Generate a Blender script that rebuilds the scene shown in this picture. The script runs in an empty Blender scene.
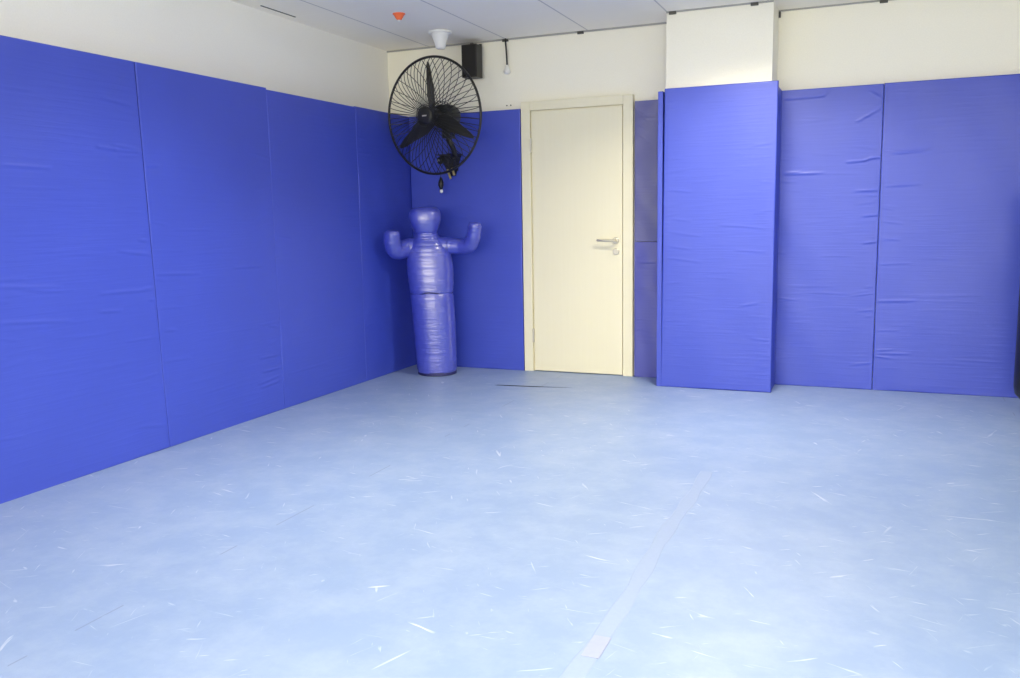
import bpy, bmesh, math, random
import numpy as np
from mathutils import Vector, Matrix

PI = math.pi
scene = bpy.context.scene
COL = scene.collection
random.seed(7)

# ------------------------------------------------------------------ helpers
def link(o, parent=None):
    COL.objects.link(o)
    if parent is not None:
        o.parent = parent
    return o

def mesh_obj(name, verts, faces, mat, parent=None, smooth=False):
    me = bpy.data.meshes.new(name)
    me.from_pydata([tuple(v) for v in verts], [], [tuple(f) for f in faces])
    me.update()
    if mat is not None:
        me.materials.append(mat)
    if smooth:
        me.polygons.foreach_set('use_smooth', [True] * len(me.polygons))
    return link(bpy.data.objects.new(name, me), parent)

class MB:
    """collects simple shapes into one mesh"""
    def __init__(s):
        s.v = []; s.f = []
    def add(s, v, f):
        n = len(s.v)
        s.v += [tuple(p) for p in v]
        s.f += [tuple(i + n for i in q) for q in f]
        return s
    def box(s, x0, y0, z0, x1, y1, z1, bev=0.0):
        bm = bmesh.new()
        bmesh.ops.create_cube(bm, size=1)
        for v in bm.verts:
            v.co = Vector(((x0 + x1) / 2 + v.co.x * (x1 - x0), (y0 + y1) / 2 + v.co.y * (y1 - y0), (z0 + z1) / 2 + v.co.z * (z1 - z0)))
        if bev > 0:
            bmesh.ops.bevel(bm, geom=list(bm.edges), offset=bev, segments=3, profile=0.6, affect='EDGES')
        bm.verts.index_update()
        s.add([v.co[:] for v in bm.verts], [[v.index for v in f.verts] for f in bm.faces])
        bm.free(); return s
    def lathe(s, prof, c=(0, 0, 0), axis=(0, 0, 1), n=32, caps=True):
        """prof: list of (radius, distance along axis)"""
        w = Vector(axis).normalized()
        u = w.orthogonal().normalized(); t = w.cross(u)
        c = Vector(c); V = []; F = []
        for r, h in prof:
            for k in range(n):
                a = 2 * PI * k / n
                V.append(c + w * h + (u * math.cos(a) + t * math.sin(a)) * r)
        m = len(prof)
        for i in range(m - 1):
            for k in range(n):
                k2 = (k + 1) % n
                F.append((i * n + k, i * n + k2, (i + 1) * n + k2, (i + 1) * n + k))
        if caps:
            F.append(tuple(range(n))[::-1]); F.append(tuple((m - 1) * n + k for k in range(n)))
        return s.add(V, F)
    def tube(s, pts, r, n=8, closed=False):
        pts = [Vector(p) for p in pts]
        rs = r if isinstance(r, (list, tuple)) else [r] * len(pts)
        m = len(pts); V = []; F = []
        up = None
        for i, p in enumerate(pts):
            a = pts[(i - 1) % m] if (closed or i > 0) else p
            b = pts[(i + 1) % m] if (closed or i < m - 1) else p
            d = (b - a).normalized()
            if up is None:
                up = d.orthogonal().normalized()
            else:
                up = (up - d * up.dot(d)).normalized()
            t = d.cross(up)
            for k in range(n):
                q = 2 * PI * k / n
                V.append(p + (up * math.cos(q) + t * math.sin(q)) * rs[i])
        for i in range(m if closed else m - 1):
            j = (i + 1) % m
            for k in range(n):
                k2 = (k + 1) % n
                F.append((i * n + k, i * n + k2, j * n + k2, j * n + k))
        if not closed:
            F.append(tuple(range(n))[::-1]); F.append(tuple((m - 1) * n + k for k in range(n)))
        return s.add(V, F)
    def prism(s, poly, y0, y1):
        """poly in x,z extruded along y"""
        n = len(poly)
        V = [(x, y0, z) for x, z in poly] + [(x, y1, z) for x, z in poly]
        F = [tuple(range(n)), tuple(range(n, 2 * n))[::-1]]
        F += [(i, i + n, (i + 1) % n + n, (i + 1) % n) for i in range(n)]
        return s.add(V, F)
    def build(s, name, mat, parent=None, smooth=False, sharp=None):
        o = mesh_obj(name, s.v, s.f, mat, parent, smooth)
        bm = bmesh.new(); bm.from_mesh(o.data)
        bmesh.ops.recalc_face_normals(bm, faces=list(bm.faces))
        if sharp is not None:
            for e in bm.edges:
                if len(e.link_faces) == 2 and e.calc_face_angle(0) > sharp:
                    e.smooth = False
        bm.to_mesh(o.data); bm.free()
        return o

def empty(name, loc, rz=0.0):
    o = bpy.data.objects.new(name, None)
    o.location = loc; o.rotation_euler = (0, 0, rz); o.empty_display_size = .1
    return link(o)

def tag(o, label, cat, group=None):
    o['label'] = label; o['category'] = cat
    if group: o['group'] = group
    return o

def struct(o):
    o['kind'] = 'structure'
    return o

# ------------------------------------------------------------------ materials
def new_mat(name):
    m = bpy.data.materials.new(name); m.use_nodes = True
    nt = m.node_tree; b = nt.nodes['Principled BSDF']
    return m, nt, b

def N(nt, kind, **kw):
    n = nt.nodes.new(kind)
    for k, v in kw.items():
        if k in n.inputs.keys() if hasattr(n.inputs, 'keys') else False:
            n.inputs[k].default_value = v
        else:
            setattr(n, k, v)
    return n

def plain(name, col, rough=.5, metal=0.0, bump=0.0, bscale=60.0, spec=.5):
    m, nt, b = new_mat(name)
    b.inputs['Roughness'].default_value = rough
    b.inputs['Metallic'].default_value = metal
    b.inputs['Specular IOR Level'].default_value = spec
    tc = N(nt, 'ShaderNodeTexCoord'); no = N(nt, 'ShaderNodeTexNoise')
    no.inputs['Scale'].default_value = bscale; no.inputs['Detail'].default_value = 4
    nt.links.new(tc.outputs['Object'], no.inputs['Vector'])
    mix = N(nt, 'ShaderNodeMixRGB')
    mix.inputs[1].default_value = (*[c * .95 for c in col], 1); mix.inputs[2].default_value = (*[min(1, c * 1.05) for c in col], 1)
    nt.links.new(no.outputs['Fac'], mix.inputs[0]); nt.links.new(mix.outputs[0], b.inputs['Base Color'])
    if bump > 0:
        bp = N(nt, 'ShaderNodeBump'); bp.inputs['Strength'].default_value = 1; bp.inputs['Distance'].default_value = bump
        nt.links.new(no.outputs['Fac'], bp.inputs['Height']); nt.links.new(bp.outputs['Normal'], b.inputs['Normal'])
    return m

def vinyl(name, col, rough, bump, scale=(3, 3, 55), spec=.5, seed=0.0):
    """tarpaulin cover: fine creases that run sideways, faint mottling"""
    m, nt, b = new_mat(name)
    tc = N(nt, 'ShaderNodeTexCoord')
    mp = N(nt, 'ShaderNodeMapping'); mp.inputs['Scale'].default_value = scale; mp.inputs['Location'].default_value = (seed, seed * 2, seed)
    nt.links.new(tc.outputs['Object'], mp.inputs['Vector'])
    n1 = N(nt, 'ShaderNodeTexNoise'); n1.inputs['Scale'].default_value = 1.0; n1.inputs['Detail'].default_value = 5; n1.inputs['Distortion'].default_value = .4
    nt.links.new(mp.outputs[0], n1.inputs['Vector'])
    n2 = N(nt, 'ShaderNodeTexNoise'); n2.inputs['Scale'].default_value = 2.2; n2.inputs['Detail'].default_value = 3
    nt.links.new(tc.outputs['Object'], n2.inputs['Vector'])
    rp = N(nt, 'ShaderNodeValToRGB'); rp.color_ramp.elements[0].position = .42; rp.color_ramp.elements[1].position = .75
    nt.links.new(n1.outputs['Fac'], rp.inputs['Fac'])
    mul = N(nt, 'ShaderNodeMath', operation='MULTIPLY')
    nt.links.new(rp.outputs['Color'], mul.inputs[0]); nt.links.new(n2.outputs['Fac'], mul.inputs[1])
    bp = N(nt, 'ShaderNodeBump'); bp.inputs['Strength'].default_value = 1; bp.inputs['Distance'].default_value = bump
    nt.links.new(mul.outputs[0], bp.inputs['Height']); nt.links.new(bp.outputs['Normal'], b.inputs['Normal'])
    mix = N(nt, 'ShaderNodeMixRGB')
    mix.inputs[1].default_value = (*[c * .93 for c in col], 1); mix.inputs[2].default_value = (*[min(1, c * 1.07) for c in col], 1)
    nt.links.new(n2.outputs['Fac'], mix.inputs[0]); nt.links.new(mix.outputs[0], b.inputs['Base Color'])
    b.inputs['Roughness'].default_value = rough
    b.inputs['Specular IOR Level'].default_value = spec
    return m

BLUE = (0.038, 0.068, 0.50)
M_mat = vinyl('blue_vinyl', BLUE, .46, .0009, spec=.75)
M_glare = vinyl('glare_grey_blue_vinyl', (0.105, 0.110, 0.31), .42, .0014, spec=.7, seed=1.7)  # greyer colour stands in for glare on the upper narrow mat
M_glare2 = vinyl('glare_blue_vinyl', (0.075, 0.085, 0.40), .42, .0014, spec=.7, seed=2.2)  # paler blue carries the glare on the lower narrow mat
M_dummy = vinyl('glossy_blue_vinyl', (0.050, 0.068, 0.50), .34, .006, scale=(5, 5, 42), spec=1.0, seed=3.1)
_d = M_dummy.node_tree.nodes['Principled BSDF']; _d.inputs['Coat Weight'].default_value = .8; _d.inputs['Coat Roughness'].default_value = .22; _d.inputs['Coat IOR'].default_value = 1.7
M_dummy_dark = plain('dummy_base_fabric', (0.012, 0.014, 0.10), .6, bump=.001, bscale=300)
M_seam = plain('navy_piping', (0.012, 0.016, 0.14), .5)
M_wall = plain('warm_white_paint', (0.88, 0.855, 0.745), .7, bump=.0006, bscale=120)
M_wall_cool = plain('cool_white_paint', (0.91, 0.895, 0.84), .7, bump=.0006, bscale=120)
M_door = None
M_black = plain('black_plastic', (0.010, 0.010, 0.010), .45)
M_blade = plain('black_blade_plastic', (0.013, 0.013, 0.011), .4)
M_wire = plain('black_wire', (0.012, 0.012, 0.013), .4, metal=.0)
M_motor = plain('dark_motor_housing', (0.014, 0.017, 0.015), .45)
M_grille = plain('speaker_grille_cloth', (0.012, 0.011, 0.010), .75, bump=.002, bscale=400)
M_cab = plain('speaker_cabinet', (0.022, 0.020, 0.018), .5)
M_steel = plain('brushed_steel', (0.62, 0.59, 0.50), .42, metal=.75)
M_brass = plain('brass', (0.75, 0.62, 0.25), .3, metal=.8)
M_white = plain('white_plastic', (0.80, 0.80, 0.78), .35)
M_orange = plain('orange_plastic', (0.85, 0.16, 0.04), .4)
M_clip = plain('grey_metal_clip', (0.06, 0.06, 0.055), .5)
M_angle = plain('ceiling_edge_trim', (0.33, 0.33, 0.32), .5)
M_bag = plain('black_leather', (0.006, 0.006, 0.007), .38, bump=.001, bscale=150)
M_pit = plain('dark_underlay', (0.006, 0.010, 0.03), .8)
M_tape = plain('clear_tape', (.23, .295, .465), .46)
M_tape_old = plain('old_tape_patch', (0.265, 0.30, 0.46), .4)

# cream laminate with vertical grain
def door_mat():
    m, nt, b = new_mat('cream_laminate')
    tc = N(nt, 'ShaderNodeTexCoord')
    mp = N(nt, 'ShaderNodeMapping'); mp.inputs['Scale'].default_value = (60, 60, 1.6)
    nt.links.new(tc.outputs['Object'], mp.inputs['Vector'])
    n1 = N(nt, 'ShaderNodeTexNoise'); n1.inputs['Scale'].default_value = 1; n1.inputs['Detail'].default_value = 4; n1.inputs['Distortion'].default_value = .6
    nt.links.new(mp.outputs[0], n1.inputs['Vector'])
    mix = N(nt, 'ShaderNodeMixRGB'); mix.inputs[1].default_value = (.785, .74, .555, 1); mix.inputs[2].default_value = (.81, .77, .59, 1)
    nt.links.new(n1.outputs['Fac'], mix.inputs[0]); nt.links.new(mix.outputs[0], b.inputs['Base Color'])
    b.inputs['Roughness'].default_value = .45
    return m
M_door = door_mat()

def ceiling_mat():
    m, nt, b = new_mat('mineral_ceiling_tile')
    tc = N(nt, 'ShaderNodeTexCoord')
    no = N(nt, 'ShaderNodeTexNoise'); no.inputs['Scale'].default_value = 140; no.inputs['Detail'].default_value = 3
    nt.links.new(tc.outputs['Object'], no.inputs['Vector'])
    sx = N(nt, 'ShaderNodeSeparateXYZ'); nt.links.new(tc.outputs['Object'], sx.inputs[0])
    def line(out, off, step, half):
        a = N(nt, 'ShaderNodeMath', operation='SUBTRACT'); a.inputs[1].default_value = off; nt.links.new(out, a.inputs[0])
        p = N(nt, 'ShaderNodeMath', operation='PINGPONG'); p.inputs[1].default_value = step / 2; nt.links.new(a.outputs[0], p.inputs[0])
        l = N(nt, 'ShaderNodeMath', operation='LESS_THAN'); l.inputs[1].default_value = half; nt.links.new(p.outputs[0], l.inputs[0])
        return l.outputs[0]
    lx = line(sx.outputs['X'], .190, .665, .006)
    ly = line(sx.outputs['Y'], -.672, .63, .005)
    # bars across run lighter than the darker joints along the room
    m1 = N(nt, 'ShaderNodeMixRGB'); m1.inputs[1].default_value = (.94, .90, .80, 1); m1.inputs[2].default_value = (.96, .93, .84, 1)
    nt.links.new(ly, m1.inputs[0])
    m2 = N(nt, 'ShaderNodeMixRGB'); m2.inputs[2].default_value = (.60, .58, .54, 1)
    nt.links.new(m1.outputs[0], m2.inputs[1]); nt.links.new(lx, m2.inputs[0])
    nt.links.new(m2.outputs[0], b.inputs['Base Color'])
    bp = N(nt, 'ShaderNodeBump'); bp.inputs['Strength'].default_value = 1; bp.inputs['Distance'].default_value = .001
    nt.links.new(no.outputs['Fac'], bp.inputs['Height']); nt.links.new(bp.outputs['Normal'], b.inputs['Normal'])
    b.inputs['Roughness'].default_value = .9
    return m
M_ceil = ceiling_mat()

def floor_mat():
    m, nt, b = new_mat('worn_blue_tatami_vinyl')
    L = nt.links.new
    tc = N(nt, 'ShaderNodeTexCoord'); P = tc.outputs['Object']
    base = N(nt, 'ShaderNodeMixRGB'); base.inputs[1].default_value = (.158, .236, .435, 1); base.inputs[2].default_value = (.198, .272, .455, 1)
    n0 = N(nt, 'ShaderNodeTexNoise'); n0.inputs['Scale'].default_value = 1.1; n0.inputs['Detail'].default_value = 5
    L(P, n0.inputs['Vector']); L(n0.outputs['Fac'], base.inputs[0])
    # broad dusty wear
    dust = N(nt, 'ShaderNodeTexNoise'); dust.inputs['Scale'].default_value = 4.5; dust.inputs['Detail'].default_value = 8; dust.inputs['Roughness'].default_value = .7
    L(P, dust.inputs['Vector'])
    dr = N(nt, 'ShaderNodeValToRGB'); dr.color_ramp.elements[0].position = .42; dr.color_ramp.elements[1].position = .80
    L(dust.outputs['Fac'], dr.inputs['Fac'])
    dm = N(nt, 'ShaderNodeMath', operation='MULTIPLY'); dm.inputs[1].default_value = .19; L(dr.outputs['Color'], dm.inputs[0])
    c1 = N(nt, 'ShaderNodeMixRGB'); c1.inputs[2].default_value = (.58, .62, .70, 1)
    L(base.outputs[0], c1.inputs[1]); L(dm.outputs[0], c1.inputs[0])
    last = c1.outputs[0]
    # pale scuffs in several directions
    for k, (ang, sc, lo, amt) in enumerate([(.25, (5, 38, 1), .69, .45), (1.05, (6, 44, 1), .70, .4), (-.55, (7, 50, 1), .69, .4), (1.9, (3.2, 36, 1), .72, .4), (.0, (3.5, 60, 1), .71, .4)]):
        mp = N(nt, 'ShaderNodeMapping'); mp.inputs['Rotation'].default_value = (0, 0, ang); mp.inputs['Location'].default_value = (k * 3.7, k * 1.9, 0)
        L(P, mp.inputs['Vector'])
        ms = N(nt, 'ShaderNodeMapping'); ms.inputs['Scale'].default_value = sc; L(mp.outputs[0], ms.inputs['Vector'])
        no = N(nt, 'ShaderNodeTexNoise'); no.inputs['Scale'].default_value = 1; no.inputs['Detail'].default_value = 2.5; no.inputs['Distortion'].default_value = .5
        L(ms.outputs[0], no.inputs['Vector'])
        r = N(nt, 'ShaderNodeValToRGB'); r.color_ramp.elements[0].position = lo; r.color_ramp.elements[1].position = lo + .10
        L(no.outputs['Fac'], r.inputs['Fac'])
        mu = N(nt, 'ShaderNodeMath', operation='MULTIPLY'); mu.inputs[1].default_value = amt; L(r.outputs['Color'], mu.inputs[0])
        mx = N(nt, 'ShaderNodeMixRGB'); mx.inputs[2].default_value = (.80, .82, .86, 1)
        L(last, mx.inputs[1]); L(mu.outputs[0], mx.inputs[0]); last = mx.outputs[0]
    # joints between the rolls, broken along their length
    sx = N(nt, 'ShaderNodeSeparateXYZ'); L(P, sx.inputs[0])
    for X in (1.345, 4.36):
        a = N(nt, 'ShaderNodeMath', operation='SUBTRACT'); a.inputs[1].default_value = X; L(sx.outputs['X'], a.inputs[0])
        ab = N(nt, 'ShaderNodeMath', operation='ABSOLUTE'); L(a.outputs[0], ab.inputs[0])
        lt = N(nt, 'ShaderNodeMath', operation='LESS_THAN'); lt.inputs[1].default_value = .0028; L(ab.outputs[0], lt.inputs[0])
        br = N(nt, 'ShaderNodeTexNoise'); br.inputs['Scale'].default_value = 3.0; L(P, br.inputs['Vector'])
        gt = N(nt, 'ShaderNodeMath', operation='GREATER_THAN'); gt.inputs[1].default_value = .55; L(br.outputs['Fac'], gt.inputs[0])
        mu = N(nt, 'ShaderNodeMath', operation='MULTIPLY'); L(lt.outputs[0], mu.inputs[0]); L(gt.outputs[0], mu.inputs[1])
        m3 = N(nt, 'ShaderNodeMath', operation='MULTIPLY'); m3.inputs[1].default_value = .55; L(mu.outputs[0], m3.inputs[0])
        mx = N(nt, 'ShaderNodeMixRGB'); mx.inputs[2].default_value = (.10, .13, .22, 1)
        L(last, mx.inputs[1]); L(m3.outputs[0], mx.inputs[0]); last = mx.outputs[0]
    L(last, b.inputs['Base Color'])
    fine = N(nt, 'ShaderNodeTexNoise'); fine.inputs['Scale'].default_value = 7; fine.inputs['Detail'].default_value = 6
    L(P, fine.inputs['Vector'])
    bp = N(nt, 'ShaderNodeBump'); bp.inputs['Strength'].default_value = 1; bp.inputs['Distance'].default_value = .003
    L(fine.outputs['Fac'], bp.inputs['Height']); L(bp.outputs['Normal'], b.inputs['Normal'])
    b.inputs['Roughness'].default_value = .46
    b.inputs['Specular IOR Level'].default_value = .95
    return m
M_floor = floor_mat()

def emit(name, col, strength):
    m, nt, b = new_mat(name)
    b.inputs['Base Color'].default_value = (.8, .8, .8, 1)
    b.inputs['Emission Color'].default_value = (*col, 1); b.inputs['Emission Strength'].default_value = strength
    return m

# ------------------------------------------------------------------ room
HC = 2.59                     # ceiling height
XL, XR, YB, YF = -.20, 6.6, .05, -8.8
def box_struct(name, mat, *b, bev=0.0):
    return struct(MB().box(*b, bev=bev).build(name, mat))

# floor with a slit left open near the door where two covers do not quite meet
slit = [(1.00, -.634), (1.13, -.628), (1.30, -.606), (1.52, -.566), (1.60, -.550), (1.52, -.556), (1.30, -.580), (1.13, -.597), (1.02, -.612)]
me_b = bmesh.new()
outer = [me_b.verts.new((x, y, 0)) for x, y in ((XL - .3, YF - .2), (XR + .2, YF - .2), (XR + .2, .3), (XL - .3, .3))]
inner = [me_b.verts.new((x, y, 0)) for x, y in slit]
eds = [me_b.edges.new((outer[i], outer[(i + 1) % 4])) for i in range(4)] + [me_b.edges.new((inner[i], inner[(i + 1) % len(inner)])) for i in range(len(inner))]
bmesh.ops.triangle_fill(me_b, use_beauty=True, use_dissolve=False, edges=eds)
low = [me_b.verts.new((x, y, -.035)) for x, y in slit]
n = len(inner)
walls = [me_b.faces.new((inner[i], inner[(i + 1) % n], low[(i + 1) % n], low[i])) for i in range(n)]
pitf = me_b.faces.new(low)
bmesh.ops.recalc_face_normals(me_b, faces=list(me_b.faces))
for f in walls + [pitf]:
    f.material_index = 1
big = max(me_b.faces, key=lambda f: f.calc_area())
if big.normal.z < 0:
    bmesh.ops.reverse_faces(me_b, faces=list(me_b.faces))
fm = bpy.data.meshes.new('floor'); me_b.to_mesh(fm); me_b.free()
fm.materials.append(M_floor); fm.materials.append(M_pit)
floor = struct(link(bpy.data.objects.new('floor', fm)))

box_struct('ceiling', M_ceil, XL - .2, YF - .2, HC, XR + .2, .3, HC + .3)
# left wall stands out below, behind the padding
struct(MB().prism([(XL - .2, 0), (-.058, 0), (-.058, 2.00), (XL, 2.02), (XL, HC), (XL - .2, HC)], YF - .2, .3).build('wall_left', M_wall_cool))
box_struct('wall_back', M_wall, XL, YB, 0, XR, .3, HC)
box_struct('wall_right', M_wall, XR, YF - .2, 0, XR + .2, .3, HC)
WX0, WX1, WZ0, WZ1 = .6, 5.6, .75, 2.25      # unseen window band, added behind the camera to light the room
struct(MB().box(XL, YF - .2, 0, XR, YF, WZ0).box(XL, YF - .2, WZ1, XR, YF, HC).box(XL, YF - .2, WZ0, WX0, YF, WZ1).box(WX1, YF - .2, WZ0, XR, YF, WZ1).build('wall_front', M_wall))
win = struct(empty('added_window_1', (WX0, YF - .1, WZ0)))  # added window, out of view, lets sky light in
wf = MB()
for k in range(5):
    xx = k * (WX1 - WX0 - .06) / 4
    wf.box(xx, -.03, 0, xx + .06, .03, WZ1 - WZ0)
wf.box(0, -.03, 0, WX1 - WX0, .03, .06).box(0, -.03, WZ1 - WZ0 - .06, WX1 - WX0, .03, WZ1 - WZ0)
wf.build('frame', M_white, win)
MB().box(-.03, .03, -.03, WX1 - WX0 + .03, .22, -.001, .004).build('sill', M_white, win)
pl = bpy.data.lights.new('added_window_portal', 'AREA'); pl.shape = 'RECTANGLE'; pl.size = WX1 - WX0; pl.size_y = WZ1 - WZ0; pl.cycles.is_portal = True
po = bpy.data.objects.new('added_window_portal', pl); po.location = ((WX0 + WX1) / 2, YF - .19, (WZ0 + WZ1) / 2); po.rotation_euler = (PI / 2, 0, PI); link(po)
po.rotation_euler = (PI / 2, 0, 0)
box_struct('column', M_wall, 2.182, -.268, 0, 2.885, YB, HC)

# ceiling edge angle along the back wall and around the column, with its dark clips
t1 = box_struct('trim_1', M_angle, XL, YB - .012, HC - .012, 2.182, YB - .0005, HC)
t2 = box_struct('trim_2', M_angle, 2.182, -.280, HC - .010, 2.885, -.2685, HC)
t3 = box_struct('trim_3', M_angle, 2.885, YB - .012, HC - .010, XR, YB - .0005, HC)
for parent, xs, y in ((t1, (1.44, .83), YB - .016), (t2, (2.20, 2.74), -.284), (t3, (3.52,), YB - .016)):
    for x in xs:
        MB().box(x, y, HC - .022, x + .05, y + .014, HC - .002, .003).build('clip', M_clip, parent)
MB().box(2.886, YB - .02, HC - .05, 2.90, YB - .004, HC - .01, .003).build('clip', M_clip, t3)
t4 = box_struct('trim_4', M_clip, -.118, -1.66, HC - .004, -.110, -1.30, HC)     # dark gap beside the cut tile on the left

# ------------------------------------------------------------------ door
door = struct(empty('door_1', (.990, YB, 0)))
W = .886
fr = MB()
fr.box(0, -.05, 0, .074, -.0, 2.10, .004)
fr.box(W - .074, -.05, 0, W, -.0, 2.10, .004)
fr.box(.074, -.05, 2.032, W - .074, -.0, 2.10, .004)
fr.box(.074, -.022, 0, .082, -.0, 2.032); fr.box(W - .082, -.022, 0, W - .074, -.0, 2.032); fr.box(.074, -.022, 2.022, W - .074, -.0, 2.032)
fr.build('frame', M_door, door)
leaf = MB().box(.084, -.038, .006, W - .082, -.002, 2.024, .003).build('leaf', M_door, door)
MB().box(.076, -.004, 0.0, W - .076, -.0005, .012).build('threshold', M_clip, door)
hx, hz = W - .132, 1.035
h = MB()
h.lathe([(.001, 0), (.026, 0), (.026, .008), (.022, .011), (.001, .011)], (hx, -.038, hz), (0, -1, 0), 28)
h.lathe([(.010, .01), (.010, .045)], (hx, -.038, hz), (0, -1, 0), 16)
h.tube([(hx + .006, -.083, hz), (hx - .02, -.085, hz), (hx - .09, -.086, hz + .002), (hx - .128, -.082, hz + .004), (hx - .136, -.076, hz + .004)], [.010, .010, .009, .009, .007], 12)
h.build('handle', M_steel, door, True, .6)
MB().lathe([(.001, 0), (.025, 0), (.025, .007), (.021, .010), (.001, .010)], (hx + .002, -.038, .952), (0, -1, 0), 28).lathe([(.008, .0), (.008, .016)], (hx + .002, -.038, .952), (0, -1, 0), 12).build('lock_cylinder', M_steel, door, True, .6)
for z in (1.72, .24):
    MB().lathe([(.004, -.006), (.0085, -.004), (.0085, .1), (.004, .104)], (.0795, -.046, z), (0, 0, 1), 14).build('hinge', M_steel, door, True, .6)

# ------------------------------------------------------------------ wall mats
def wall_mat(name, origin, rz, width, height, thick, label, creases=(), seed=0, skew=(0, 0, 0, 0), pucker=10, side_amp=.0022, group=None, z0=0.0, mat=None, swell=.004, rim=.003, fold=.003):
    """padded panel; local x sideways, local -y faces the room. skew = sideways shift of left-bottom, left-top, right-bottom, right-top"""
    rng = random.Random(seed)
    nu = max(6, int(width / .011)); nz = max(10, int(height / .006))
    u = np.linspace(0, width, nu + 1); w = np.linspace(0, height, nz + 1)
    ed = np.array([.0008, .0018, .003, .0045, .0065])
    u = np.unique(np.concatenate([u[(u < 1e-6) | (u > width - 1e-6) | ((u > .008) & (u < width - .008))], ed, width - ed])); nu = len(u) - 1
    w = np.unique(np.concatenate([w[(w < 1e-6) | (w > height - 1e-6) | ((w > .008) & (w < height - .008))], ed, height - ed])); nz = len(w) - 1
    U, Wz = np.meshgrid(u, w)
    r = rim
    e = np.minimum(np.minimum(U, width - U), np.minimum(Wz, height - Wz))
    t = np.clip(e / r, 0, 1)
    d = r * (1 - np.sqrt(np.clip(1 - (1 - t) ** 2, 0, 1)))         # rounded rim (set back)
    out = swell * np.sin(PI * U / width) ** .7 * np.sin(PI * Wz / height) ** .5
    for k in range(5):
        fx = rng.uniform(.5, 3) / max(width, .4); fz = rng.uniform(.6, 4) / height
        out += .0011 * np.sin(2 * PI * (fx * U + rng.random())) * np.sin(2 * PI * (fz * Wz + rng.random()))
    cr = [(c, fold, .0075) for c in creases]
    for k in range(pucker):                                          # short puckers that start at the side hems
        z = rng.uniform(.1, height - .08); ln = rng.uniform(.04, .24) * min(1, width); sl = rng.uniform(-.06, .06)
        a = rng.uniform(.3, 1) * side_amp
        if rng.random() < .5: cr.append(([(.006, z), (ln, z + sl * ln * 3)], a, rng.uniform(.005, .009)))
        else: cr.append(([(width - .006, z), (width - ln, z + sl * ln * 3)], a, rng.uniform(.005, .009)))
    for k in range(pucker // 2):                                     # faint long ones across the face
        z = rng.uniform(.1, height - .1); x0 = rng.uniform(0, width * .5); ln = rng.uniform(.2, .5) * width
        cr.append(([(x0, z), (x0 + ln, z + rng.uniform(-.02, .02))], side_amp * .35, .006))
    for pts, amp, sg in cr:
        for (xa, za), (xb, zb) in zip(pts[:-1], pts[1:]):
            dx, dz = xb - xa, zb - za; L2 = dx * dx + dz * dz + 1e-9
            s = np.clip(((U - xa) * dx + (Wz - za) * dz) / L2, 0, 1)
            dist = np.hypot(U - xa - s * dx, Wz - za - s * dz)
            fade = 1.0
            if len(pts) == 2: fade = np.sin(PI * np.clip(.12 + .76 * s, 0, 1))
            g = np.exp(-(dist / sg) ** 2)
            dn = np.exp(-(np.hypot(U - xa - s * dx, Wz - za - s * dz + 1.7 * sg) / sg) ** 2)
            out = np.maximum(out, out + amp * fade * g) - .3 * amp * fade * dn
    out *= np.clip(e / .006, 0, 1)
    Y = d - out
    lz = Wz / height
    sl = skew[0] + (skew[1] - skew[0]) * lz; sr = skew[2] + (skew[3] - skew[2]) * lz
    X = U + sl + (sr - sl) * U / width
    Z = Wz
    V = np.stack([X.ravel(), Y.ravel(), Z.ravel()], 1)
    nr = nu + 1
    idx = np.arange((nu + 1) * (nz + 1)).reshape(nz + 1, nu + 1)
    F = np.stack([idx[:-1, :-1].ravel(), idx[:-1, 1:].ravel(), idx[1:, 1:].ravel(), idx[1:, :-1].ravel()], 1).tolist()
    ring = list(idx[0, :]) + list(idx[1:, -1]) + list(idx[-1, -2::-1]) + list(idx[-2:0:-1, 0])
    nb = len(V)
    Vb = V[ring].copy(); Vb[:, 1] = thick
    V = np.vstack([V, Vb])
    m = len(ring)
    for i in range(m):
        j = (i + 1) % m
        F.append([int(ring[j]), int(ring[i]), nb + i, nb + j])
    F.append([nb + i for i in range(m)][::-1])
    me = bpy.data.meshes.new(name)
    me.from_pydata(V.tolist(), [], F); me.update()
    me.materials.append(mat or M_mat)
    sm = [True] * (len(F) - m - 1) + [False] * (m + 1)
    me.polygons.foreach_set('use_smooth', sm)
    o = link(bpy.data.objects.new(name, me))
    o.location = (origin[0], origin[1], z0); o.rotation_euler = (0, 0, rz)
    tag(o, label, 'wall mat', group)
    return o

G = 'blue padded mats lining the walls'
HM = 2.05
# left wall: u runs along +y from the near seam
CL = [[(-3.117, 1.607), (-3.006, 1.601), (-2.849, 1.598)], [(-3.023, 1.623), (-2.848, 1.611)], [(-2.843, 1.527), (-2.731, 1.533)], [(-3.048, 1.091), (-2.823, 1.062)], [(-2.809, 0.958), (-2.487, 0.939)], [(-2.207, 0.955), (-1.89, 0.946)], [(-3.191, 0.886), (-2.841, 0.876)], [(-3.201, 0.795), (-3.076, 0.789)], [(-2.019, 0.371), (-1.808, 0.367)], [(-2.02, 0.184), (-1.813, 0.197)], [(-2.043, 0.213), (-1.811, 0.23)], [(-1.998, 0.282), (-1.806, 0.28)], [(-1.904, 0.564), (-1.813, 0.552)], [(-2.79, 0.648), (-2.709, 0.641)], [(-2.909, 1.143), (-2.84, 1.134)], [(-3.723, 0.962), (-3.418, 0.937)], [(-3.74, 0.804), (-3.379, 0.771)], [(-3.628, 0.941), (-3.42, 0.919)], [(-3.665, 1.494), (-3.413, 1.492)]]
def in_mat(cs, a, b):
    res = []
    for c in cs:
        m = sum(p[0] for p in c) / len(c)
        if a <= m < b: res.append([(p[0] - a, p[1]) for p in c])
    return res
gp = .0018
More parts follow.
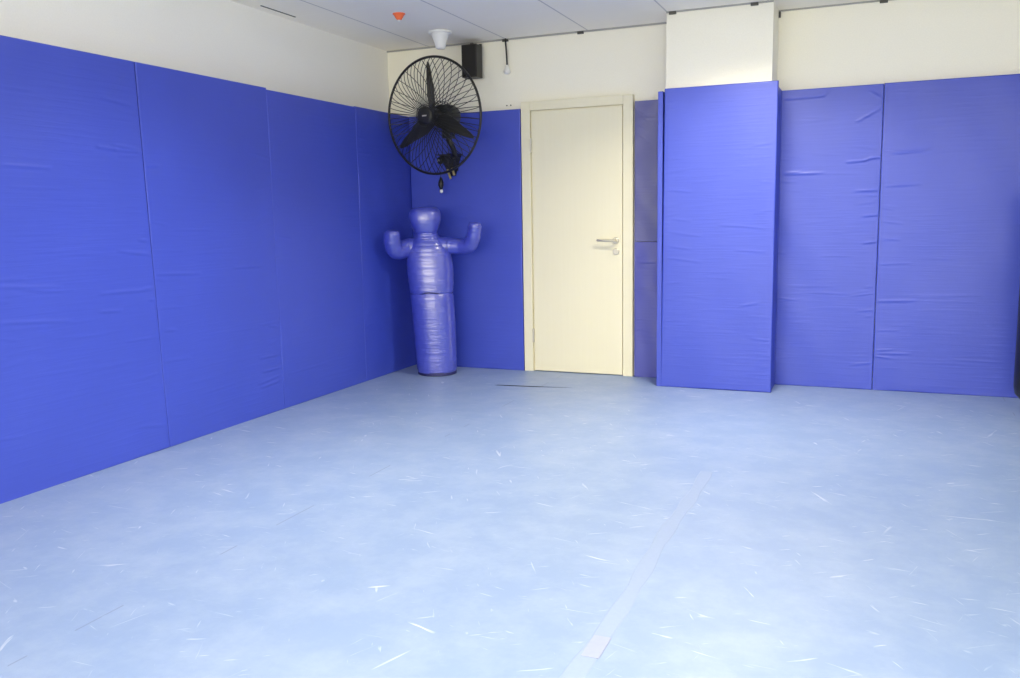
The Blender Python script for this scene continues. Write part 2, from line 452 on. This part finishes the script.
for (a, b, lab, sk, hh, sd, pk) in [
    (-4.86, -3.834, 'blue wall mat on the left wall nearest the camera, just outside the left edge', (0, 0, 0, 0), 2.055, 11, 14),
    (-3.8325, -2.8305, 'large blue wall mat reaching the left edge of the photo, wrinkled along its right seam', (0, 0, .02, -.028), 2.055, 12, 22),
    (-2.829, -1.796, 'blue wall mat second from the left, between the slanted seam and the next seam', (.02, -.022, .006, -.004), 2.055, 13, 14),
    (-1.7945, -.7845, 'plain blue wall mat on the left wall, third from left, left of the corner mat', (.006, -.004, 0, 0), 2.045, 14, 8),
    (-.783, .044, 'narrow dark blue wall mat on the left wall behind the dummy, in the far corner', (0, 0, 0, 0), 2.05, 15, 6)]:
    wall_mat('wall_mat', (0, a), PI / 2, b - a, hh, .056, lab, in_mat(CL, a, b), sd, sk, pk, group=G, side_amp=.0022)
# back wall
CB = [[(2.958, 1.992), (3.19, 1.996), (3.245, 2.044)], [(3.415, 1.818), (3.47, 1.848), (3.562, 1.899)], [(3.483, 2.002), (3.552, 1.952)], [(3.362, 1.552), (3.468, 1.558), (3.505, 1.572), (3.562, 1.576)], [(2.957, 1.483), (3.206, 1.487)], [(3.419, 1.358), (3.562, 1.36)], [(3.469, 1.19), (3.562, 1.195)], [(3.482, 1.008), (3.557, 1.015)], [(2.957, 1.493), (3.056, 1.497)], [(3.575, 0.616), (3.806, 0.623)], [(3.574, 0.258), (3.791, 0.261)], [(3.573, 0.237), (3.674, 0.228)], [(3.573, 0.278), (3.685, 0.284)], [(3.62, 1.594), (3.858, 1.609)], [(3.61, 1.385), (3.809, 1.392)]]
wall_mat('wall_mat', (.006, 0), 0, .978, 2.05, .048, 'blue wall mat on the back wall between the corner and the door, behind the dummy', (), 21, (0, 0, 0, 0), 6, group=G)
wall_mat('wall_mat', (1.890, 0), 0, .286, 1.024, .048, 'narrow lower blue mat between the door and the padded column', [[(.045, .874), (.16, .875)]], 22, (0, 0, 0, 0), 8, group=G, mat=M_glare2)
wall_mat('wall_mat', (1.890, 0), 0, .286, 1.022, .048, 'narrow upper blue mat between the door and the padded column, wrinkled at its top left', [[(.01, .95), (.05, .92), (.12, .85)], [(.01, .86), (.11, .81)], [(.01, .80), (.09, .74)], [(.01, .9), (.16, .89)]], 23, (0, 0, 0, 0), 6, group=G, z0=1.0265, mat=M_glare)
a, b = 2.900, 3.5675
wall_mat('wall_mat', (a, 0), 0, b - a, 2.05, .048, 'blue wall mat right of the padded column, deep creases at its top right corner', in_mat(CB, a, b), 24, (0, 0, 0, 0), 22, group=G, rim=.005, fold=.0045)
a, b = 3.570, 4.575
wall_mat('wall_mat', (a, 0), 0, b - a, 2.053, .048, 'wide blue wall mat at the right edge of the photo, behind the black bag', in_mat(CB, a, b), 25, (0, 0, 0, 0), 16, group=G, rim=.005)
a, b = 4.579, 5.58
wall_mat('wall_mat', (a, 0), 0, b - a, 2.05, .048, 'blue wall mat on the back wall to the right of the black bag', (), 26, (0, 0, 0, 0), 10, group=G)
# around the column
CC = [[(2.713, 0.593), (2.832, 0.617)], [(2.239, 1.192), (2.365, 1.176)], [(2.215, 1.102), (2.435, 1.072)], [(2.216, 1.004), (2.367, 0.983)], [(2.22, 0.921), (2.437, 0.893)], [(2.213, 1.392), (2.363, 1.374)], [(2.57, 1.146), (2.867, 1.122)], [(2.673, 0.976), (2.871, 0.962)]]
wall_mat('wall_mat', (2.170, -.312), 0, .760, 2.078, .042, 'bright blue mat covering the front of the square column right of the door', in_mat(CC, 2.170, 2.93), 31, (-.003, .012, 0, 0), 20, group=G, side_amp=.0012, fold=.0016, rim=.008)
# left side mat is seen end on: local x runs from back to front, face looks to -x
wall_mat('wall_mat', (2.134, -.002), -PI / 2, .303, 2.062, .034, 'thin edge of the blue mat on the left side of the column, seen end on', (), 32, (0, 0, 0, 0), 4, group=G, swell=.001)
wall_mat('wall_mat', (2.924, -.268), PI / 2, .262, 2.05, .036, 'slim shaded blue mat on the right side of the column', (), 33, (0, 0, 0, 0), 6, group=G, swell=.001)

# ------------------------------------------------------------------ taped joint in the floor cover
tape = MB()
pts = []
rt = random.Random(3)
ys = np.linspace(-2.3, -6.2, 60)
V = []; F = []
for i, y in enumerate(ys):
    xo = 2.85 + .006 * math.sin(i * .35) + .012 * (y + 2.3) / -4
    hw = .027 + .004 * math.sin(i * 1.1) + .003 * rt.random()
    V += [(xo - hw, y, 0.0), (xo - hw + .003, y, .0012), (xo + hw - .003, y, .0012), (xo + hw, y, 0.0)]
for i in range(len(ys) - 1):
    for k in range(3):
        F.append((4 * i + k, 4 * i + k + 1, 4 * i + k + 5, 4 * i + k + 4))
F.append((0, 3, 2, 1)); F.append(tuple(4 * (len(ys) - 1) + k for k in range(4)))
tp = MB().add(V, F).build('floor_tape', M_tape)
tag(tp, 'pale strip of worn tape along the floor joint, bottom centre', 'tape')
MB().prism([(2.835, .0010), (2.835, .0018), (2.888, .0018), (2.888, .0010)], -4.19, -4.06).build('patch', M_tape_old, tp)

# ------------------------------------------------------------------ grappling dummy
D = empty('grappling_dummy', (.352, -.318, 0), math.atan2(.387, .922))
tag(D, 'blue vinyl grappling dummy with raised arms standing in the far corner', 'grappling dummy')
def loft(rings, n=40, cap=True, p=2.0):
    """rings: (cx, cy, z, rx, ry)"""
    mb = MB(); V = []; F = []
    for cx, cy, z, rx, ry in rings:
        for k in range(n):
            a = 2 * PI * k / n
            c, s = math.cos(a), math.sin(a)
            V.append((cx + rx * math.copysign(abs(c) ** (2 / p), c), cy + ry * math.copysign(abs(s) ** (2 / p), s), z))
    m = len(rings)
    for i in range(m - 1):
        for k in range(n):
            k2 = (k + 1) % n
            F.append((i * n + k, i * n + k2, (i + 1) * n + k2, (i + 1) * n + k))
    if cap:
        F.append(tuple(range(n))[::-1]); F.append(tuple((m - 1) * n + k for k in range(n)))
    return mb.add(V, F)
def interp(keys, n):
    """smooth interpolation of ring keys (Catmull-Rom)"""
    K = np.array(keys, float); out = []
    m = len(K)
    for i in range(m - 1):
        p0, p1, p2, p3 = K[max(i - 1, 0)], K[i], K[i + 1], K[min(i + 2, m - 1)]
        for j in range(n):
            t = j / n
            out.append(.5 * ((2 * p1) + (-p0 + p2) * t + (2 * p0 - 5 * p1 + 4 * p2 - p3) * t * t + (-p0 + 3 * p1 - 3 * p2 + p3) * t ** 3))
    out.append(K[-1])
    return [tuple(r) for r in out]
def wrinkle(rings, amp, seed):
    r = random.Random(seed)
    return [(a + r.uniform(-amp, amp), b, z, rx + r.uniform(-amp, amp), ry + r.uniform(-amp, amp)) for a, b, z, rx, ry in rings]
ln = -.034   # leans a little to the left
lower = interp([(.012, 0, .022, .150, .150), (.011, 0, .05, .158, .156), (.008, 0, .17, .161, .158), (.002, 0, .35, .166, .162), (-.006, 0, .52, .169, .163), (-.012, 0, .62, .169, .159), (-.014, 0, .648, .164, .150)], 8)
loft(wrinkle(lower, .0012, 1), 48, p=2.2).build('lower_body', M_dummy, D, True, 1.0)
loft([(.013, 0, 0, .148, .148), (.013, 0, .003, .154, .154), (.013, 0, .026, .153, .153), (.013, 0, .034, .146, .146)], 48).build('base_cap', M_dummy_dark, D, True, .9)
torso = interp([(-.014, 0, .645, .164, .149), (-.014, 0, .668, .171, .152), (-.016, .0, .74, .177, .150), (-.020, 0, .84, .181, .146), (-.024, 0, .92, .176, .140), (-.028, 0, .985, .162, .132), (-.032, 0, 1.030, .140, .118), (-.036, 0, 1.065, .112, .104), (-.040, 0, 1.092, .094, .095), (-.042, -.004, 1.115, .088, .092), (-.043, -.006, 1.14, .088, .092)], 7)
loft(wrinkle(torso, .0016, 2), 48, p=2.3).build('torso', M_dummy, D, True, 1.0)
head = interp([(-.044, -.012, 1.105, .060, .060), (-.044, -.012, 1.118, .086, .090), (-.045, -.014, 1.16, .105, .108), (-.046, -.014, 1.21, .121, .118), (-.047, -.012, 1.255, .123, .118), (-.047, -.010, 1.285, .114, .110), (-.047, -.008, 1.305, .092, .090), (-.047, -.008, 1.314, .055, .055), (-.047, -.008, 1.316, .004, .004)], 6)
hd = loft(head, 40, p=2.5).build('head', M_dummy, D, True, 1.0)
# stitched ridges down the face and around the crown
MB().tube([(-.047 + .121 * 0.98 * math.cos(a), -.012 + .116 * .98 * math.sin(a), 1.268) for a in np.linspace(0, 2 * PI, 40, endpoint=False)], .0035, 6, True).build('crown_seam', M_dummy, hd, True)
ws = MB()
for zz, k3, ph in ((.648, 3, .0), (.660, 2, 1.2)):
    ws.tube([(-.014 + .1665 * math.cos(a), .152 * math.sin(a), zz + .004 * math.sin(k3 * a + ph) + .002 * math.sin(7 * a)) for a in np.linspace(0, 2 * PI, 72, endpoint=False)], .0042, 6, True)
ws.build('waist_seam', M_seam, D, True)
def blob_arm(path, radii, name='arm'):
    """tube with round ends along a smooth path"""
    K = interp([(*p, r, 0) for p, r in zip(path, radii)], 8)
    P = [k[:3] for k in K]; R = [max(.004, k[3]) for k in K]
    r = random.Random(len(path))
    R = [q + r.uniform(-.0015, .0015) for q in R]
    return MB().tube(P, R, 24).build(name, M_dummy, D, True, 1.2)
# arm on the left of the picture: out to the side, forearm bent up and forward
blob_arm([(-.10, -.01, 1.00), (-.19, -.02, 1.000), (-.235, -.06, .985), (-.275, -.105, .99), (-.290, -.145, 1.04), (-.288, -.165, 1.09), (-.286, -.172, 1.122), (-.286, -.174, 1.140), (-.286, -.175, 1.146)], [.078, .074, .070, .068, .064, .062, .060, .040, .006])
blob_arm([(.05, -.01, 1.01), (.13, -.02, 1.010), (.225, -.045, 1.005), (.292, -.085, 1.015), (.325, -.12, 1.06), (.340, -.145, 1.12), (.345, -.155, 1.165), (.346, -.158, 1.187), (.346, -.159, 1.193)], [.075, .066, .060, .060, .056, .052, .051, .036, .006])
for x, s in ((-.175, 1), (.115, -1)):
    MB().tube([(x + s * .008 * math.cos(a), -.02 + .072 * math.cos(a), 1.003 + .072 * math.sin(a)) for a in np.linspace(0, 2 * PI, 30, endpoint=False)], .004, 6, True).build('shoulder_seam', M_dummy, D, True)

# ------------------------------------------------------------------ wall fan
FC = Vector((.462, -.44, 1.985))
fa = math.radians(-99)
n_ = Vector((math.cos(fa), math.sin(fa), -.06)).normalized()      # way the fan faces
fan = empty('wall_fan', (.40, .0, 1.66))
tag(fan, 'large black industrial wall fan with wire guard in the far corner', 'fan')
def fobj(mb, name, mat, parent=None, smooth=True, sharp=.8):
    off = Vector((.40, 0.0, 1.66))
    mb.v = [tuple(Vector(v) - off) for v in mb.v]
    return mb.build(name, mat, parent or fan, smooth, sharp)
su = Vector((0, 0, 1)); sr_ = su.cross(n_).normalized(); su = n_.cross(sr_).normalized()
def fp(r, ang, d):
    """point in the fan disc: radius, angle from up, distance forward"""
    return FC + su * (r * math.cos(ang)) + sr_ * (r * math.sin(ang)) + n_ * d
RG = .426
def guard(depth, twist, count, r_in, inner_d):
    mb = MB()
    for k in range(count):
        a0 = 2 * PI * k / count
        pts = []
        for j in range(9):
            t = j / 8
            r = r_in + (RG - r_in) * t
            dd = depth * math.cos(PI / 2 * t ** 2.2)
            pts.append(fp(r, a0 + twist * t * t, dd))
        mb.tube(pts, .0027, 5)
    for r in (r_in, r_in + .012):
        t = (r - r_in) / (RG - r_in)
        mb.tube([fp(r, a, depth * math.cos(PI / 2 * max(t, 0) ** 2.2)) for a in np.linspace(0, 2 * PI, 48, endpoint=False)], .0030 if r < .2 else .0016, 6, True)
    return mb
fg = fobj(guard(.105, .02, 60, .066, .1), 'front_guard', M_wire)
fobj(guard(-.095, .02, 30, .10, -.09), 'rear_guard', M_wire)
fobj(MB().tube([fp(RG, a, 0) for a in np.linspace(0, 2 * PI, 96, endpoint=False)], .0095, 10, True), 'guard_rim', M_wire)
fobj(MB().lathe([(.001, .0), (.060, 0), (.064, .006), (.058, .013), (.040, .016), (.001, .017)], fp(0, 0, .098), n_, 40), 'badge', M_black)
lg = MB().prism([(-.020, -.005), (.020, -.005), (.022, .005), (-.018, .005)], 0, .002)
Mr = Matrix((sr_, -n_, su)).transposed()
lg.v = [tuple(fp(0, 0, .1155) + Mr @ Vector(v)) for v in lg.v]
fobj(lg, 'logo_plate', M_steel, None, False, None)
# blades: long paddle that narrows to a rounded point
def blade(ang):
    mb = MB(); V = []; F = []; m = 18
    for i in range(m + 1):
        t = i / m
        r = .05 + (.395 - .05) * t
        wdt = max(.007, (.050 + .012 * math.sin(PI * min(t / .6, 1))) * (1 - .62 * t ** 1.5) * math.sqrt(max(.01, 1 - t ** 9)))
        pitch = .55 - .35 * t
        ctr = -.015
        for q in (-1, 1):
            for z in (-.0025, .0025):
                x = q * wdt + ctr * (1 - t) * .4
                V.append(fp(r, ang, 0) + (sr_ * math.cos(ang) - su * math.sin(ang)) * (x * math.cos(pitch)) + n_ * (x * math.sin(pitch) + z))
    for i in range(m):
        b0, b1 = 4 * i, 4 * i + 4
        for q in ((0, 1), (1, 3), (3, 2), (2, 0)):
            F.append((b0 + q[0], b0 + q[1], b1 + q[1], b1 + q[0]))
    F.append((0, 1, 3, 2)); F.append((4 * m, 4 * m + 1, 4 * m + 3, 4 * m + 2))
    return mb.add(V, F)
for k in range(3):
    fobj(blade(math.radians(-3) + k * 2 * PI / 3), 'blade', M_blade, None, True, .9)
fobj(MB().lathe([(.001, .035), (.030, .034), (.052, .02), (.055, -.04), (.001, -.04)], fp(0, 0, 0), n_, 32), 'blade_hub', M_black)
fobj(MB().lathe([(.001, -.07), (.075, -.072), (.090, -.09), (.093, -.20), (.086, -.235), (.06, -.25), (.001, -.252)], fp(0, 0, 0), n_, 40), 'motor', M_motor)
mback = fp(0, 0, -.19)
# gearbox under the motor and the bent arm that runs down to the wall bracket
fobj(MB().box(mback.x - .035, mback.y - .045, mback.z - .165, mback.x + .035, mback.y + .045, mback.z - .09, .012), 'gearbox', M_motor)
br = Vector((.395, -.0, 1.675))
arm_pts = interp([(mback.x, mback.y, mback.z - .12, 0, 0), (mback.x + .012, mback.y - .015, mback.z - .18, 0, 0), (mback.x + .03, mback.y + .005, mback.z - .235, 0, 0), (mback.x + .022, mback.y + .05, mback.z - .285, 0, 0), (br.x + .045, br.y - .10, br.z + .03, 0, 0), (br.x + .02, br.y - .03, br.z, 0, 0)], 6)
fobj(MB().tube([p[:3] for p in arm_pts], .021, 14), 'arm', M_black)
bk = MB()
bk.box(br.x - .050, br.y - .010, br.z - .075, br.x + .050, br.y - .0005, br.z + .065, .004)
bk.add([(br.x - .078, -.012, br.z + .05), (br.x + .085, -.012, br.z + .05), (br.x + .03, -.012, br.z - .115), (br.x - .02, -.012, br.z - .115),
        (br.x - .062, -.105, br.z + .044), (br.x + .07, -.105, br.z + .044), (br.x + .026, -.07, br.z - .085), (br.x - .016, -.07, br.z - .085)],
       [(0, 1, 2, 3), (4, 7, 6, 5), (0, 4, 5, 1), (1, 5, 6, 2), (2, 6, 7, 3), (3, 7, 4, 0)])
bk.box(br.x - .088, -.118, br.z + .044, br.x + .095, -.008, br.z + .052, .002)
fobj(bk, 'wall_bracket', M_black, None, False, None)
fobj(MB().lathe([(.001, 0), (.026, 0), (.030, .008), (.030, .022), (.024, .028), (.001, .028)], (br.x - .055, -.09, br.z + .005), (-.35, -1, 0), 24), 'adjusting_knob', M_motor)
fobj(MB().lathe([(.001, 0), (.010, 0), (.010, .008), (.001, .009)], (br.x - .065, -.119, br.z + .005), (-.35, -1, 0), 12), 'knob_screw', M_steel)
for dx, dz, lnth in ((-.012, -.098, .062), (.030, -.088, .045)):
    fobj(MB().tube([(br.x + dx, -.075, br.z + dz + .03), (br.x + dx + .03 * lnth / .06, -.085, br.z + dz - lnth + .02)], .010, 10), 'bolt', M_brass)
cord_top = Vector((br.x - .03, -.10, br.z - .02))
pc = MB()
px, py = br.x - .043, -.135
pc.tube([cord_top, (px + .004, py, br.z - .06), (px, py, br.z - .135)], .0025, 6)
pcord = fobj(pc, 'pull_cord', M_black)
fobj(MB().lathe([(.002, 0), (.009, -.012), (.021, -.045), (.022, -.07), (.013, -.095), (.006, -.105)], (px, py, br.z - .122), (0, 0, 1), 18), 'cord_weight', M_black, pcord)
fobj(MB().lathe([(.006, 0), (.013, -.006), (.014, -.022), (.006, -.030)], (px + .002, py, br.z - .222), (0, 0, 1), 14), 'cord_tip', M_white, pcord)

# ------------------------------------------------------------------ loudspeaker
sp = empty('wall_speaker', (.612, YB, 2.30))
tag(sp, 'small black loudspeaker hung high on the back wall, right of the fan', 'speaker')
MB().box(-.062, -.165, 0, .066, -.055, .245, .006).build('cabinet', M_cab, sp)
MB().box(-.056, -.170, .008, .058, -.1655, .237, .002).build('grille', M_grille, sp)
MB().box(-.03, -.056, .17, .03, -.0, .23, .004).box(-.012, -.11, .244, .012, -.0, .262, .002).box(-.04, -.012, .14, .04, -.0005, .27, .003).build('bracket', M_black, sp)

# ------------------------------------------------------------------ hanging cable with white lamp end
cb = empty('hanging_cable', (.862, .024, HC))
tag(cb, 'short black cable hanging from the ceiling with a white end, right of the speaker', 'cable')
MB().tube([(0, .0, -.002), (.004, -.003, -.05), (.010, -.004, -.13), (.012, -.003, -.205)], .0065, 8).build('cord', M_black, cb, True)
MB().lathe([(.008, 0), (.014, -.006), (.018, -.022), (.026, -.045), (.027, -.058), (.016, -.068), (.002, -.070)], (.012, -.003, -.20), (0, 0, 1), 20).build('end_cap', M_white, cb, True)
for x in (.855, .888):
    s_ = MB().lathe([(.001, 0), (.0055, 0), (.0055, .003), (.001, .004)], (0, 0, 0), (0, -1, 0), 10).build('wall_screw', M_clip, None, True, .6)
    s_.location = (x, YB, 2.088)
    tag(s_, 'left of two tiny screws in the wall above the mat, left of the door' if x < .87 else 'right of two tiny screws in the wall above the mat, left of the door', 'screw', 'screws above the mat')

# ------------------------------------------------------------------ ceiling fittings
cf = empty('ceiling_siren', (.530, -.425, HC))
tag(cf, 'white funnel-shaped fitting on the ceiling above the fan', 'ceiling fitting')
MB().lathe([(.001, 0), (.086, 0), (.088, -.006), (.084, -.014), (.076, -.017), (.001, -.017)], (0, 0, 0), (0, 0, 1), 36).build('mounting_plate', M_white, cf, True, .6)
MB().lathe([(.072, -.016), (.066, -.025), (.050, -.065), (.040, -.095), (.035, -.118), (.028, -.124), (.001, -.125)], (0, 0, 0), (0, 0, 1), 36).build('cone', M_white, cf, True, .9)
od = empty('ceiling_beacon', (.548, -1.06, HC))
tag(od, 'tiny orange cone-shaped beacon on the ceiling, left of the white funnel', 'ceiling fitting')
MB().lathe([(.001, 0), (.042, 0), (.042, -.005), (.037, -.008), (.001, -.008)], (0, 0, 0), (0, 0, 1), 24).build('base', M_orange, od, True, .6)
MB().lathe([(.037, -.007), (.026, -.026), (.014, -.042)], (0, 0, 0), (0, 0, 1), 24).build('cone', M_orange, od, True, .9)
MB().lathe([(.014, -.041), (.010, -.050), (.001, -.054)], (0, 0, 0), (0, 0, 1), 24).build('tip', M_white, od, True, .9)

# ------------------------------------------------------------------ hanging bag at the right edge
BX, BY, BR = 4.535, -.45, .178
bag = empty('punching_bag', (BX, BY, .068))
tag(bag, 'black punching bag with rounded bottom, cut off by the right edge of the photo', 'punching bag')
MB().lathe([(.002, 0), (BR * .55, .003), (BR * .82, .018), (BR * .95, .045), (BR, .09), (BR, .5), (BR * 1.01, .8), (BR, 1.18), (BR * .96, 1.23), (BR * .8, 1.25), (.002, 1.255)], (0, 0, 0), (0, 0, 1), 48).build('body', M_bag, bag, True, 1.0)
for z in (1.08,):
    MB().lathe([(BR + .0005, -.02), (BR + .004, -.018), (BR + .004, .018), (BR + .0005, .02)], (0, 0, z), (0, 0, 1), 48, caps=False).build('band', M_black, bag, True, .8)
for k in range(4):
    a = PI / 4 + k * PI / 2
    MB().tube([(.15 * math.cos(a), .15 * math.sin(a), 1.24), (.008 * math.cos(a), .008 * math.sin(a), 1.62)], .006, 8).build('strap', M_black, bag)
ch = MB()
z = 1.61
k = 0
while z < HC - .068 - .05:
    ax = Vector((1, 0, 0)) if k % 2 == 0 else Vector((0, 1, 0))
    ch.tube([ax * (.011 * math.cos(a)) + Vector((0, 0, z + .022 + .024 * math.sin(a))) for a in np.linspace(0, 2 * PI, 14, endpoint=False)], .0035, 6, True)
    z += .038; k += 1
ch.build('chain', M_steel, bag, True)
MB().box(-.06, -.06, HC - .068 - .012, .06, .06, HC - .068, .002).lathe([(.012, -.065), (.012, -.01)], (0, 0, HC - .068), (0, 0, 1), 12).build('ceiling_mount', M_steel, bag)

# ------------------------------------------------------------------ ceiling light panels added outside the frame, unseen, to light the room
LIGHTS = [(2.85, -1.35, 1.0), (1.30, -3.1, .55), (2.8, -5.0, 1.05), (4.5, -5.0, .85)]
POWER = 34
for i, (x, y, k) in enumerate(LIGHTS):
    cl = empty('added_ceiling_light', (x, y, HC))
    tag(cl, 'added square ceiling light panel over the %s of the room' % ['far middle', 'left middle', 'left near end', 'right near end'][i], 'ceiling light', 'added ceiling light panels')
    MB().box(-.30, -.30, -.012, -.27, .30, 0).box(.27, -.30, -.012, .30, .30, 0).box(-.27, -.30, -.012, .27, -.27, 0).box(-.27, .27, -.012, .27, .30, 0).build('frame', M_white, cl)
    MB().box(-.27, -.27, -.006, .27, .27, 0).build('diffuser', emit('lit_diffuser', (1, .97, .90), 3.0), cl)
    ld = bpy.data.lights.new('added_panel_lamp', 'AREA'); ld.shape = 'SQUARE'; ld.size = .54
    ld.energy = POWER * k; ld.color = (1.0, .92, .70); ld.spread = math.radians([138, 122, 150, 150][i])
    lo = bpy.data.objects.new('added_panel_lamp', ld); lo.location = (0, 0, -.016); link(lo, cl)

w = bpy.data.worlds.new('World'); scene.world = w; w.use_nodes = True
w.node_tree.nodes['Background'].inputs[0].default_value = (1, .94, .77, 1)
w.node_tree.nodes['Background'].inputs[1].default_value = 6.8

# ------------------------------------------------------------------ camera
cam = bpy.data.cameras.new('camera'); co = link(bpy.data.objects.new('camera', cam))
f = 867.358
cam.sensor_fit = 'HORIZONTAL'; cam.sensor_width = 36; cam.lens = f * 36 / 1020
r_ = Vector((0.921949, 0.38689, -0.018031)); u_ = Vector((-0.037734, 0.136056, 0.989982)); fw = Vector((-0.385468, 0.912033, -0.140035))
m = Matrix((r_, u_, -fw)).transposed().to_4x4()
m.translation = Vector((3.56049, -6.37560, 1.23058))
co.matrix_world = m
cam.clip_start = .05
scene.camera = co

scene.view_settings.view_transform = 'Standard'
scene.view_settings.look = 'None'
scene.view_settings.gamma = 1
scene.view_settings.use_curve_mapping = False
scene.view_settings.exposure = 0.72
scene.cycles.use_denoising = True
scene.cycles.max_bounces = 10
scene.cycles.diffuse_bounces = 6
